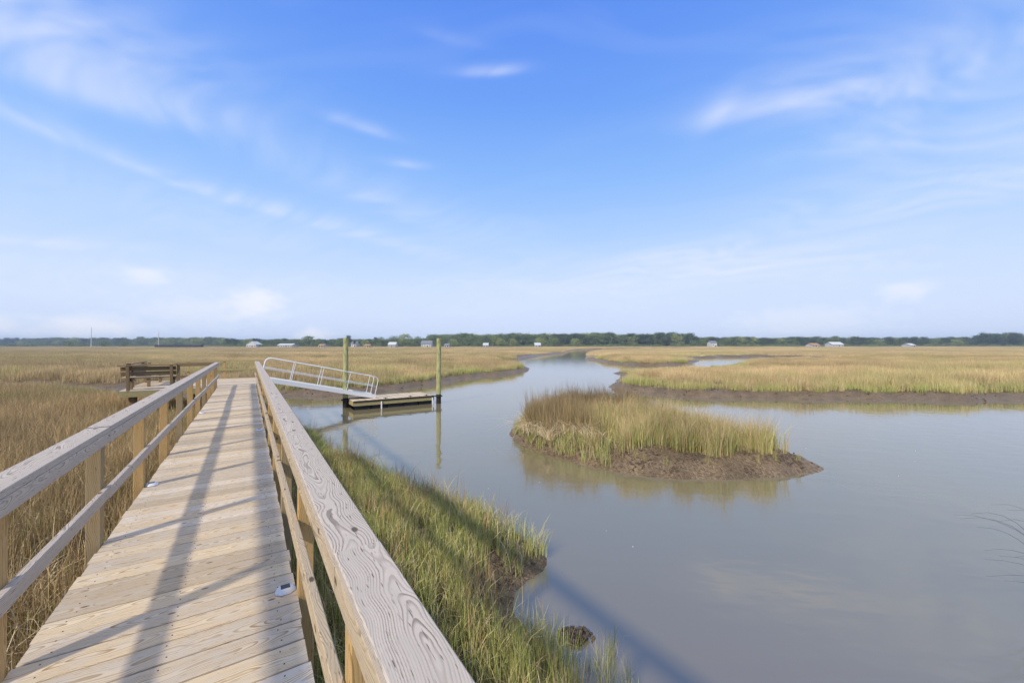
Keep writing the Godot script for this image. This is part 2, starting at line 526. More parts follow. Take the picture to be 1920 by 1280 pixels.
func setup_materials() -> void:
	var deck := wood_texture(1024, 480, Vector2(2.4, 0.56), Color8(228, 214, 190), Color8(164, 140, 108), Color8(112, 88, 66), Color8(212, 203, 190), 1.0, 7, 110.0, 0.03)
	var rail := wood_texture(1536, 480, Vector2(2.4, 0.56), Color8(214, 208, 201), Color8(116, 108, 102), Color8(80, 72, 68), Color8(200, 195, 188), 0.75, 19, 170.0, 0.022)
	for k in 5:
		var tint: Color = [Color8(252, 250, 248), Color8(246, 238, 224), Color8(234, 230, 224), Color8(252, 244, 228), Color8(222, 215, 204)][k]
		M["deck%d" % k] = mat(tint, 0.8, deck, 0.12)
	M.rail = mat(Color8(240, 232, 220), 0.85, rail, 0.18)
	M.rail_warm = mat(Color8(238, 222, 192), 0.85, rail, 0.15)
	M.post = mat(Color8(226, 200, 150), 0.85, deck, 0.12)
	M.post_grey = mat(Color8(190, 178, 150), 0.85, deck, 0.12)
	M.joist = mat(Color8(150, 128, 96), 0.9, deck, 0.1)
	M.bench = mat(Color8(180, 158, 122), 0.9, rail, 0.12)
	M.mossy = mat(Color8(214, 204, 148), 0.9, rail, 0.12)
	M.alu = mat(Color8(222, 222, 220), 0.42)
	M.white = mat(Color8(232, 232, 230), 0.5)
	M.black = mat(Color8(38, 38, 40), 0.6)
	M.iron = mat(Color8(52, 46, 42), 0.6)
	M.panel = mat(Color8(70, 76, 84), 0.2)
	M.lens = mat(Color8(214, 218, 222), 0.25)
	var pile := noise_texture(0.03, 4, 256, [Color8(150, 152, 110), Color8(178, 176, 134), Color8(196, 190, 150)], [0.2, 0.5, 0.8], 4)
	M.pile = mat(Color8(236, 236, 214), 0.9, pile, 0.1)
	M.pile.uv1_scale = Vector3(1, 0.4, 1)
	M.pile_wet = mat(Color8(46, 40, 34), 0.55)
	# mud: fine crumbs over broad wet and dry patches
	var mud := noise_texture(0.02, 5, 512, [Color8(168, 142, 112), Color8(212, 184, 148), Color8(238, 212, 176)], [0.25, 0.55, 0.8], 8)
	var crumbs := noise_texture(0.045, 5, 512, [Color.BLACK, Color(0.55, 0.55, 0.55), Color.WHITE], [0.2, 0.45, 0.75], 31)
	M.mud = mat(Color.WHITE, 0.38, mud)
	M.mud.vertex_color_use_as_albedo = true
	M.mud.uv1_triplanar = true
	M.mud.uv1_world_triplanar = true
	M.mud.uv1_scale = Vector3(0.8, 0.8, 0.8)
	M.mud.heightmap_enabled = true
	M.mud.heightmap_texture = crumbs
	M.mud.heightmap_scale = 5.0
	M.clod = mat(Color8(88, 76, 64), 0.6)
	M.stem = mat(Color8(62, 54, 46), 0.8)
	# turbid brown water
	var ripple := FastNoiseLite.new()
	ripple.seed = 2
	ripple.frequency = 0.012
	ripple.fractal_octaves = 4
	var rim := ripple.get_seamless_image(512, 512)
	rim.bump_map_to_normal_map(2.0)
	M.water = mat(Color8(128, 118, 88), 0.055)
	M.water.metallic_specular = 0.707
	M.water.refraction_enabled = true      # opaque, but with a stronger mirror
	M.water.refraction_scale = 0.08
	M.water.normal_enabled = true
	M.water.normal_texture = ImageTexture.create_from_image(rim)
	M.water.normal_scale = 0.17
	M.water.uv1_triplanar = true
	M.water.uv1_world_triplanar = true
	M.water.uv1_scale = Vector3(0.11, 0.11, 0.3)
	M.grass = grass_mat(Color(0.42, 0.40, 0.30))
	M.leaf = grass_mat(Color(0.18, 0.22, 0.08))
	M.bark = mat(Color8(96, 84, 70), 0.95)
	M.wall_white = mat(Color8(208, 205, 198), 0.8)
	M.wall_tan = mat(Color8(206, 190, 160), 0.8)
	M.roof_grey = mat(Color8(128, 130, 134), 0.8)
	M.roof_pale = mat(Color8(206, 206, 204), 0.7)
	M.roof_tan = mat(Color8(176, 140, 96), 0.8)
	M.glass = mat(Color8(48, 58, 68), 0.12)
	M.dark = mat(Color8(58, 54, 54), 0.8)

# ------------------------------------------------------------------ ground and water
func graded(lo: float, hi: float, mid_lo: float, mid_hi: float, step: float, growth: float) -> PackedFloat32Array:
	var out: Array[float] = []
	var x := mid_lo
	while x < mid_hi:
		out.append(x)
		x += step
	var s := step
	while x < hi:
		out.append(x)
		s *= growth
		x += s
	out.append(hi)
	var left: Array[float] = []
	s = step
	x = mid_lo
	while true:
		s *= growth
		x -= s
		if x < lo:
			break
		left.append(x)
	left.append(lo)
	left.reverse()
	return PackedFloat32Array(left + out)

func build_ground() -> void:
	var xs := graded(-2600, 2600, -7, 9.5, 0.16, 1.03)
	var zs := graded(-400, 2600, 2.5, 14.5, 0.16, 1.022)
	var nx := xs.size()
	var nz := zs.size()
	var v := PackedVector3Array()
	var c := PackedColorArray()
	v.resize(nx * nz)
	c.resize(nx * nz)
	var wet := Color(0.27, 0.26, 0.235)
	var dry := Color(0.47, 0.455, 0.42)
	var peat := Color(0.30, 0.27, 0.20)
	for j in nz:
		for i in nx:
			var p := Vector2(xs[i], zs[j])
			var sd := shore(p)
			var h := height_at(p, sd)
			var at := j * nx + i
			v[at] = Vector3(p.x, h, -p.y)
			var dm := mud_distance(p)
			var litter := smoothstep(1.2, 2.6, sd + n_mid.get_noise_2d(p.x * 2.0, p.y * 2.0)) * smoothstep(2.6, 4.2, dm)
			var damp := clampf(0.5 + n_mid.get_noise_2d(p.x * 3.0, p.y * 3.0 + 60.0) * 1.4, 0.0, 1.0)
			c[at] = dry.lerp(wet, damp * 0.7).lerp(peat, litter)
	var index := PackedInt32Array()
	for j in nz - 1:
		for i in nx - 1:
			var a := j * nx + i
			index.append_array([a, a + nx, a + nx + 1, a, a + nx + 1, a + 1])
	var normal := PackedVector3Array()
	normal.resize(v.size())
	for j in nz:
		for i in nx:
			var l := v[j * nx + maxi(i - 1, 0)]
			var r := v[j * nx + mini(i + 1, nx - 1)]
			var n := v[maxi(j - 1, 0) * nx + i]
			var f := v[mini(j + 1, nz - 1) * nx + i]
			normal[j * nx + i] = (r - l).cross(f - n).normalized()
	var arrays := []
	arrays.resize(Mesh.ARRAY_MAX)
	arrays[Mesh.ARRAY_VERTEX] = v
	arrays[Mesh.ARRAY_NORMAL] = normal
	arrays[Mesh.ARRAY_COLOR] = c
	arrays[Mesh.ARRAY_INDEX] = index
	var m := ArrayMesh.new()
	m.add_surface_from_arrays(Mesh.PRIMITIVE_TRIANGLES, arrays)
	tag(part("ground", m, M.mud, self), "brown tidal mud banks and marsh floor around the creek", "", "", "structure")

func build_water() -> void:
	var m := PlaneMesh.new()
	m.size = Vector2(5200, 3000)
	tag(part("water", m, M.water, self, Vector3(0, 0, -1100)), "still brown creek water mirroring the sky", "", "", "structure")

# ------------------------------------------------------------------ boardwalk
func plank_row(parent: Node, from: float, to: float, l0: float, l1: float, pitch: float) -> void:
	var shapes := []
	for k in 14:
		shapes.append(board_mesh(l1 - l0 + rng.randf_range(-0.008, 0.012), 0.038, pitch - rng.randf_range(0.010, 0.017), rng.randf(), (k % 3 + 0.5) / 3.0 + rng.randf_range(-0.04, 0.04)))
	var st := SurfaceTool.new()
	var disc := CylinderMesh.new()
	disc.top_radius = 0.0042
	disc.bottom_radius = 0.0042
	disc.height = 0.002
	disc.radial_segments = 6
	disc.rings = 0
	for x in [-0.51, 0.0, 0.51]:
		for z in [-0.052, 0.05]:
			st.append_from(disc, 0, Transform3D(Basis(), Vector3(x + z * 0.12, 0.0192, z)))
	var screws := st.commit()
	var t := from
	var last := -1
	while t < to - pitch * 0.5:
		var k := rng.randi() % shapes.size()
		if k == last:
			k = (k + 1) % shapes.size()
		last = k
		var o := part("deck_plank", shapes[k], M["deck%d" % (rng.randi() % 5)], parent, Vector3((l0 + l1) / 2.0 + rng.randf_range(-0.006, 0.006), DECK_Y - 0.019 + rng.randf_range(-0.002, 0.002), -(t + pitch / 2.0)))
		o.rotation = Vector3(rng.randf_range(-0.008, 0.008), rng.randf_range(-0.003, 0.003), rng.randf_range(-0.002, 0.002))
		if rng.randf() < 0.5:
			o.rotate_y(PI)
		if t < 9.0 and from < 0.0:
			part("screws", screws, M.iron, o).set_meta("kind", "stuff")
		t += pitch

func rail_side(w: Node, inner: float, s: float, first: float, step: float, last: float, low: float) -> void:
	# s = -1 for the rail on the left, 1 on the right; inner = face of its boards
	var t := first
	var stations := []
	while t < last + 0.3:
		stations.append(t)
		t += step
	for k in stations.size():
		var at: float = stations[k]
		var l := inner + s * (0.04 + 0.045)
		var o := beam("rail_post", w, Vector3(l, 0.95, -at - 0.045), Vector3(l, DECK_Y + 0.9, -at - 0.045), 0.089, 0.089, M.post if k % 3 else M.post_grey, Vector3.RIGHT)
		o.rotate_object_local(Vector3.RIGHT, rng.randf_range(-0.01, 0.01))
	# boards span two or three bays and butt over a post
	var cuts := [-1.6]
	t = first + 0.045 + step
	while t < last - step:
		cuts.append(t)
		t += step * 2.0
	cuts.append(last)
	for k in cuts.size() - 1:
		var a: float = cuts[k] + 0.0015
		var b: float = cuts[k + 1] - 0.0015
		var y := DECK_Y + 0.94 - 0.019 + rng.randf_range(-0.002, 0.003)
		var y2 := DECK_Y + 0.94 - 0.019 + rng.randf_range(-0.002, 0.003)
		beam("rail_cap", w, Vector3(inner + s * 0.071, y, -a), Vector3(inner + s * 0.071, y2, -b), 0.038, 0.145, M.rail)
		beam("rail_fascia", w, Vector3(inner + s * 0.019, DECK_Y + 0.855, -a), Vector3(inner + s * 0.019, DECK_Y + 0.855, -b), 0.089, 0.038, M.rail if s < 0 else M.rail_warm)
		var sag := rng.randf_range(-0.012, 0.012)
		beam("mid_rail", w, Vector3(inner + s * 0.019, low + sag, -a), Vector3(inner + s * 0.019, low - sag, -b), 0.089, 0.038, M.rail if s < 0 else M.rail_warm)

func build_boardwalk() -> void:
	var w := thing("boardwalk", "long pale timber boardwalk with grey handrails leading across the marsh", "boardwalk", Vector3.ZERO, deg_to_rad(WALK_TURN))
	plank_row(w, -1.5, 19.2, -0.97, 0.268, 0.189)
	rail_side(w, -0.932, -1.0, 2.9 - 1.57 * 2.0, 1.57, 19.3, DECK_Y + 0.405)
	rail_side(w, 0.232, 1.0, 1.33 - 1.55, 1.55, 19.6, DECK_Y + 0.45)
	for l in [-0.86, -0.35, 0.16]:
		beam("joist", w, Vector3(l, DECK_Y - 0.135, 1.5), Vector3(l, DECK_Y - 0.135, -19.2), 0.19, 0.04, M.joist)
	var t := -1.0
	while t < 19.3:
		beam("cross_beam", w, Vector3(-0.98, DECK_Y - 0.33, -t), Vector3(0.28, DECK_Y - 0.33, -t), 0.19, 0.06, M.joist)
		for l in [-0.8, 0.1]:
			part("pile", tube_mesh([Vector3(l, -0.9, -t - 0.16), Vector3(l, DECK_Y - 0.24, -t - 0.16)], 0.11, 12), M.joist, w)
		t += 3.1

# ------------------------------------------------------------------ platform and benches
func build_platform() -> void:
	var w := thing("lookout_platform", "square timber lookout platform at the far end of the boardwalk", "platform", Vector3.ZERO, deg_to_rad(WALK_TURN))
	var t0 := 19.2
	var t1 := 23.7
	var l0 := -3.75
	var l1 := 0.42
	plank_row(w, t0, t1, l0, l1, 0.1875)
	for t in [t0 + 0.03, (t0 + t1) / 2.0, t1 - 0.03]:
		beam("rim_board", w, Vector3(l0, DECK_Y - 0.14, -t), Vector3(l1, DECK_Y - 0.14, -t), 0.2, 0.04, M.mossy)
	for l in [l0 + 0.025, l1 - 0.025]:
		beam("rim_board", w, Vector3(l, DECK_Y - 0.14, -t0 - 0.052), Vector3(l, DECK_Y - 0.14, -t1 + 0.052), 0.2, 0.04, M.mossy)
	for t in [t0 + 0.3, t1 - 0.35]:
		for l in [l0 + 0.3, -1.7, l1 - 0.25]:
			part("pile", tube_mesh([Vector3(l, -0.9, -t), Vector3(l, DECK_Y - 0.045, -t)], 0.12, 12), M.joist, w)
	# far rail, and the short rail between the walkway and the bench
	for l in [l0 + 0.08, -2.3, -0.95, l1 - 0.02]:
		beam("rail_post", w, Vector3(l, DECK_Y - 0.2, -t1 - 0.01), Vector3(l, DECK_Y + 0.82, -t1 - 0.01), 0.089, 0.089, M.post, Vector3.RIGHT)
	beam("rail_cap", w, Vector3(l0, DECK_Y + 0.84, -t1), Vector3(l1 + 0.06, DECK_Y + 0.84, -t1), 0.038, 0.14, M.mossy)
	beam("mid_rail", w, Vector3(l0, DECK_Y + 0.42, -t1 + 0.055), Vector3(l1, DECK_Y + 0.42, -t1 + 0.055), 0.089, 0.038, M.mossy)
	beam("rail_post", w, Vector3(-2.16, DECK_Y - 0.24, -t0 - 0.02), Vector3(-2.16, DECK_Y + 0.88, -t0 - 0.02), 0.089, 0.089, M.bench, Vector3.RIGHT)
	beam("rail_cap", w, Vector3(-2.28, DECK_Y + 0.92, -t0 - 0.05), Vector3(-1.085, DECK_Y + 0.92, -t0 - 0.05), 0.038, 0.14, M.bench)
	beam("rail_fascia", w, Vector3(-2.12, DECK_Y + 0.856, -t0 + 0.02), Vector3(-1.09, DECK_Y + 0.856, -t0 + 0.02), 0.089, 0.038, M.bench)
	beam("mid_rail", w, Vector3(-2.12, DECK_Y + 0.43, -t0 + 0.02), Vector3(-1.13, DECK_Y + 0.43, -t0 + 0.02), 0.089, 0.038, M.bench)
	# two benches with backs leaning out over the edge
	make_bench("weathered timber bench with slanted back on the near side of the lookout platform", walk_point(-2.98, DECK_Y, t0 + 0.1), 1.5, 0.0)
	make_bench("weathered timber bench along the far left edge of the lookout platform", walk_point(l0 + 0.16, DECK_Y, t0 + 2.6), 2.7, -PI / 2.0)

# a bench whose sitter faces local -z, its back towards +z
func make_bench(label: String, at: Vector3, length: float, turn: float) -> void:
	var b := thing("bench", label, "bench", at, deg_to_rad(WALK_TURN) + turn, "benches on the lookout platform")
	var x := length / 2.0
	var lean := 0.24
	for k in 3:
		beam("seat_board", b, Vector3(-x, 0.44, -0.12 - k * 0.145), Vector3(x, 0.44, -0.12 - k * 0.145), 0.038, 0.14, M.rail_warm)
	for k in 2:
		var y := 0.585 + k * 0.175
		var z := -0.02 + lean * (y - 0.3) * 0.75
		beam("back_board", b, Vector3(-x, y, z), Vector3(x, y, z), 0.14, 0.038, M.bench, Vector3(0, 1, 0.2).normalized())
	beam("back_cap", b, Vector3(-x - 0.06, 0.885, 0.15), Vector3(x + 0.04, 0.885, 0.15), 0.038, 0.14, M.bench)
	for s in [-x + 0.2, x - 0.12]:
		beam("back_post", b, Vector3(s, -0.24, 0.02), Vector3(s, 0.86, 0.17), 0.089, 0.089, M.bench, Vector3.RIGHT)
		beam("leg", b, Vector3(s, 0.0, -0.40), Vector3(s, 0.42, -0.40), 0.089, 0.089, M.bench, Vector3.RIGHT)
		beam("seat_bearer", b, Vector3(s + 0.066, 0.376, 0.04), Vector3(s + 0.066, 0.376, -0.5), 0.089, 0.038, M.bench)

# ------------------------------------------------------------------ gangway
func build_gangway() -> void:
	var upper := walk_point(0.42, DECK_Y + 0.05, 21.85)
	var lower := walk_point(5.55, 0.50, 21.75)
	var g := thing("gangway", "white aluminium gangway ramp with tubular handrails sloping down to the floating dock", "gangway")
	var x := (lower - upper).normalized()
	var z := x.cross(Vector3.UP).normalized()
	g.transform = Transform3D(Basis(x, z.cross(x).normalized(), z), upper)
	var n := upper.distance_to(lower)
	var half := 0.46
	for s in [-half, half]:
		part("stringer", board_mesh(n, 0.2, 0.05), M.alu, g, Vector3(n / 2.0, 0.03, s))
		var top := 1.03
		var path := [Vector3(0.06, 0.1, s), Vector3(0.06, top - 0.22, s)]
		for k in range(1, 6):
			var a := PI / 2.0 * k / 5.0
			path.append(Vector3(0.06 + 0.22 * (1.0 - cos(a)), top - 0.22 + 0.22 * sin(a), s))
		for k in 6:
			var a := PI / 2.0 * k / 5.0
			path.append(Vector3(n - 0.06 - 0.22 + 0.22 * sin(a), top - 0.22 + 0.22 * cos(a), s))
		path.append(Vector3(n - 0.06, 0.1, s))
		part("handrail", tube_mesh(path, 0.02, 10), M.alu, g)
		for y in [0.52, 0.575]:
			part("mid_rail", tube_mesh([Vector3(0.06, y, s), Vector3(n - 0.06, y, s)], 0.009, 8), M.alu, g)
		for k in range(1, 5):
			var px := n * (k / 4.0) * 0.95 + 0.03 if k < 4 else n - 0.3
			part("rail_post", tube_mesh([Vector3(px, 0.1, s), Vector3(px, top - 0.01, s)], 0.016, 8), M.alu, g)
	var at := 0.06
	var slat := board_mesh(half * 2.0 - 0.06, 0.03, 0.14)
	while at < n - 0.1:
		var o := part("tread", slat, M.alu, g, Vector3(at + 0.07, 0.06, 0))
		o.rotation.y = PI / 2.0
		at += 0.15

# ------------------------------------------------------------------ floating dock
func build_dock() -> void:
	var a := deg_to_rad(WALK_TURN)
	var l0 := 4.31
	var l1 := 8.5
	var t0 := 20.64
	var dep := 2.0
	var d := thing("floating_dock", "low pale floating dock with black floats tied between two pilings", "dock", walk_point(l0, 0.0, t0), a)
	# local x along the front edge, -z away
	var w := l1 - l0
	var x := 0.0
	var k := 0
	var shape := board_mesh(dep - 0.01, 0.03, 0.136, 0.3, 0.5)
	while x < w - 0.05:
		var o := part("deck_plank", shape, M["deck%d" % (k % 5)], d, Vector3(x + 0.07, 0.44 + rng.randf_range(-0.002, 0.002), -dep / 2.0))
		o.rotation.y = PI / 2.0
		x += 0.14
		k += 1
	for z in [-0.02, -dep + 0.02]:
		beam("rim_board", d, Vector3(0.0, 0.30, z), Vector3(w, 0.30, z), 0.2, 0.045, M.mossy)
	for xx in [0.022, w - 0.022]:
		beam("rim_board", d, Vector3(xx, 0.30, -0.045), Vector3(xx, 0.30, -dep + 0.045), 0.2, 0.04, M.mossy)
	beam("rub_strip", d, Vector3(0.0, 0.405, 0.02), Vector3(w, 0.405, 0.02), 0.05, 0.035, M.iron)
	for i in 5:
		for z in [-0.52, -1.48]:
			part("float_drum", board_mesh(0.76, 0.62, 0.86, 0, 0, Vector2(2.4, 0.56), 0.05), M.black, d, Vector3(0.45 + i * 0.82, -0.11, z))
	for xx in [1.35, w - 0.1]:
		part("bumper", board_mesh(0.4, 0.06, 0.05, 0, 0, Vector2(2.4, 0.56), 0.015), M.white, d, Vector3(xx, 0.16, 0.035)).rotation.z = PI / 2.0
	for xx in [1.6, 2.9, 3.8]:
		var cleat := part("cleat", tube_mesh([Vector3(-0.11, 0.05, 0), Vector3(0, 0.045, 0), Vector3(0.11, 0.05, 0)], 0.012, 6), M.iron, d, Vector3(xx, 0.455, -0.12))
		part("cleat_foot", box_mesh(Vector3(0.07, 0.045, 0.03)), M.iron, cleat, Vector3(0, 0.022, 0))
	# pilings with a dark tide line
	var p1 := Vector3(-8.55, 0, -20.56)
	var p2 := Vector3(-4.05, 0, -22.1)
	for i in 2:
		var p: Vector3 = [p1, p2][i]
		var o := thing("dock_piling", ["round timber piling at the gangway end of the floating dock", "round timber piling at the outer right end of the floating dock"][i], "piling", p, 0.0, "pilings holding the dock")
		part("shaft", tube_mesh([Vector3(0, 0.5, 0), Vector3(0.0, 2.0, 0), Vector3(0.01, 3.58, 0)], 0.132, 16, 0.122), M.pile, o)
		part("tide_stained_base", tube_mesh([Vector3(0, -1.2, 0), Vector3(0, 0.5, 0)], 0.134, 16), M.pile_wet, o)
		var c := d.to_local(p)
		var ring := []
		for q in 13:
			var ang := TAU * q / 12.0
			ring.append(c + Vector3(cos(ang) * 0.19, 0.40, sin(ang) * 0.19))
		part("pile_guide", tube_mesh(ring, 0.03, 8), M.iron, d)
		var edge := clampf(c.x, 0.0, w)
		if absf(c.x - edge) > 0.02:
			beam("guide_arm", d, Vector3(edge, 0.40, clampf(c.z, -dep, 0.0)), Vector3(c.x - signf(c.x - edge) * 0.19, 0.40, c.z), 0.05, 0.05, M.iron)

# ------------------------------------------------------------------ far shore: trees, houses, masts
func blob_crown(r: RandomNumberGenerator, clumps: int, leaves: int, leaf: float, kind: int, tones: Array) -> ArrayMesh:
	# a crown one metre tall: many leaf sprays gathered in clumps through an uneven volume
	var v := PackedVector3Array()
	var n := PackedVector3Array()
	var c := PackedColorArray()
	for k in clumps:
		var centre: Vector3
		var size: float
		if kind == 0:      # spreading broadleaf
			var a := r.randf() * TAU
			var y := r.randf()
			var reach := 0.52 * sqrt(maxf(0.05, 1.0 - pow(absf(y * 2.0 - 0.85) / 1.2, 2.0)))
			centre = Vector3(cos(a) * reach * sqrt(r.randf()), 0.2 + y * 0.72, sin(a) * reach * sqrt(r.randf()))
			size = r.randf_range(0.09, 0.16)
		elif kind == 1:    # pine: bare stem, flat tufts high up
			var a := r.randf() * TAU
			var y := pow(r.randf(), 0.8)
			centre = Vector3(cos(a) * 0.22 * (1.15 - y * 0.7) * r.randf_range(0.3, 1.0), 0.42 + y * 0.55, sin(a) * 0.22 * (1.15 - y * 0.7))
			size = r.randf_range(0.06, 0.11)
		else:              # low shrub
			var a := r.randf() * TAU
			var q := sqrt(r.randf())
			centre = Vector3(cos(a) * 0.8 * q, 0.12 + r.randf() * 0.7 * (1.0 - q * q * 0.7), sin(a) * 0.8 * q)
			size = r.randf_range(0.14, 0.24)
		var tone: Color = tones[r.randi() % tones.size()]
		tone = tone * r.randf_range(0.8, 1.2)
		for i in leaves:
			var off := Vector3(r.randfn(), r.randfn() * 0.75, r.randfn()) * size * 0.55
			var p := centre + off
			var d := Vector3(r.randfn(), r.randfn(), r.randfn()).normalized()
			var e := d.cross(Vector3(r.randfn(), r.randfn(), r.randfn())).normalized()
			var f := d.cross(e)
			var s := leaf * r.randf_range(0.6, 1.3)
			v.append_array([p - e * s, p + f * s * 0.6, p + e * s])
			for q in 3:
				n.append(d)
				c.append(tone)
	var arrays := []
	arrays.resize(Mesh.ARRAY_MAX)
	arrays[Mesh.ARRAY_VERTEX] = v
	arrays[Mesh.ARRAY_NORMAL] = n
	arrays[Mesh.ARRAY_COLOR] = c
	var m := ArrayMesh.new()
	m.add_surface_from_arrays(Mesh.PRIMITIVE_TRIANGLES, arrays)
	return m

func trunk_mesh(kind: int, r: RandomNumberGenerator) -> ArrayMesh:
	var st := SurfaceTool.new()
	st.begin(Mesh.PRIMITIVE_TRIANGLES)
	var top := 0.9 if kind == 1 else 0.55
	st.append_from(tube_mesh([Vector3(0, -0.05, 0), Vector3(0.01, 0.25, 0), Vector3(-0.01, top, 0.01)], 0.03 if kind != 1 else 0.02, 6, 0.008), 0, Transform3D())
	for k in 5:
		var a := TAU * k / 5.0 + r.randf()
		var y := r.randf_range(0.22, 0.45) if kind != 1 else r.randf_range(0.45, 0.75)
		var reach := 0.32 if kind == 0 else 0.16
		st.append_from(tube_mesh([Vector3(0, y, 0), Vector3(cos(a) * reach * 0.5, y + 0.14, sin(a) * reach * 0.5), Vector3(cos(a) * reach, y + 0.3, sin(a) * reach)], 0.014, 5, 0.004), 0, Transform3D())
	return st.commit()

func house(label: String, px: float, z: float, w: float, wall_h: float, roof_h: float, wall: Material, roof: Material, windows: int, gable_front := false) -> void:
	w *= 0.78
	wall_h *= 0.74
	roof_h *= 0.8
	var g := height_at(Vector2(px, z), 5.0)
	var o := thing("house", label, "house", Vector3(px, g - 0.1, -z), 0.0, "houses on the far shore")
	var d := 8.0
	# walls with gables, in one shell
	var st := SurfaceTool.new()
	st.begin(Mesh.PRIMITIVE_TRIANGLES)
	st.append_from(box_mesh(Vector3(w, wall_h, d)), 0, Transform3D(Basis(), Vector3(0, wall_h / 2.0, 0)))
	var prism := PrismMesh.new()
	prism.size = Vector3(d if not gable_front else w, roof_h, (w if not gable_front else d) - 0.02)
	st.append_from(prism, 0, Transform3D(Basis(Vector3.UP, 0.0 if gable_front else PI / 2.0), Vector3(0, wall_h + roof_h / 2.0, 0)))
	part("wall", st.commit(), wall, o)
	var run := (w if gable_front else d) / 2.0
	var slope := Vector2(run, roof_h).length()
	var ang := atan2(roof_h, run)
	var rf := Node3D.new()
	rf.name = "roof"
	o.add_child(rf)
	for s in [-1.0, 1.0]:
		var slab := part("roof_slope", box_mesh(Vector3(slope + 0.5, 0.16, (d if gable_front else w) + 0.8)), roof, rf)
		var b := Basis(Vector3.UP, 0.0 if gable_front else PI / 2.0) * Basis(Vector3(0, 0, 1), -s * ang)
		slab.transform = Transform3D(b, Vector3(0, wall_h + roof_h / 2.0 + 0.1, 0) + Basis(Vector3.UP, 0.0 if gable_front else PI / 2.0) * Vector3(s * (run / 2.0 + 0.2 * cos(ang)), -0.2 * sin(ang), 0))
	for k in windows:
		var x := -w / 2.0 + w * (k + 0.5) / windows
		if k == windows / 2:
			part("door", box_mesh(Vector3(0.9, 1.8, 0.1)), M.dark, o, Vector3(x, 0.95, d / 2.0 + 0.03))
		else:
			var f := part("window", box_mesh(Vector3(1.0, 1.1, 0.1)), M.white, o, Vector3(x, wall_h * 0.55, d / 2.0 + 0.03))
			part("pane", box_mesh(Vector3(0.8, 0.9, 0.08)), M.glass, f, Vector3(0, 0, 0.03))

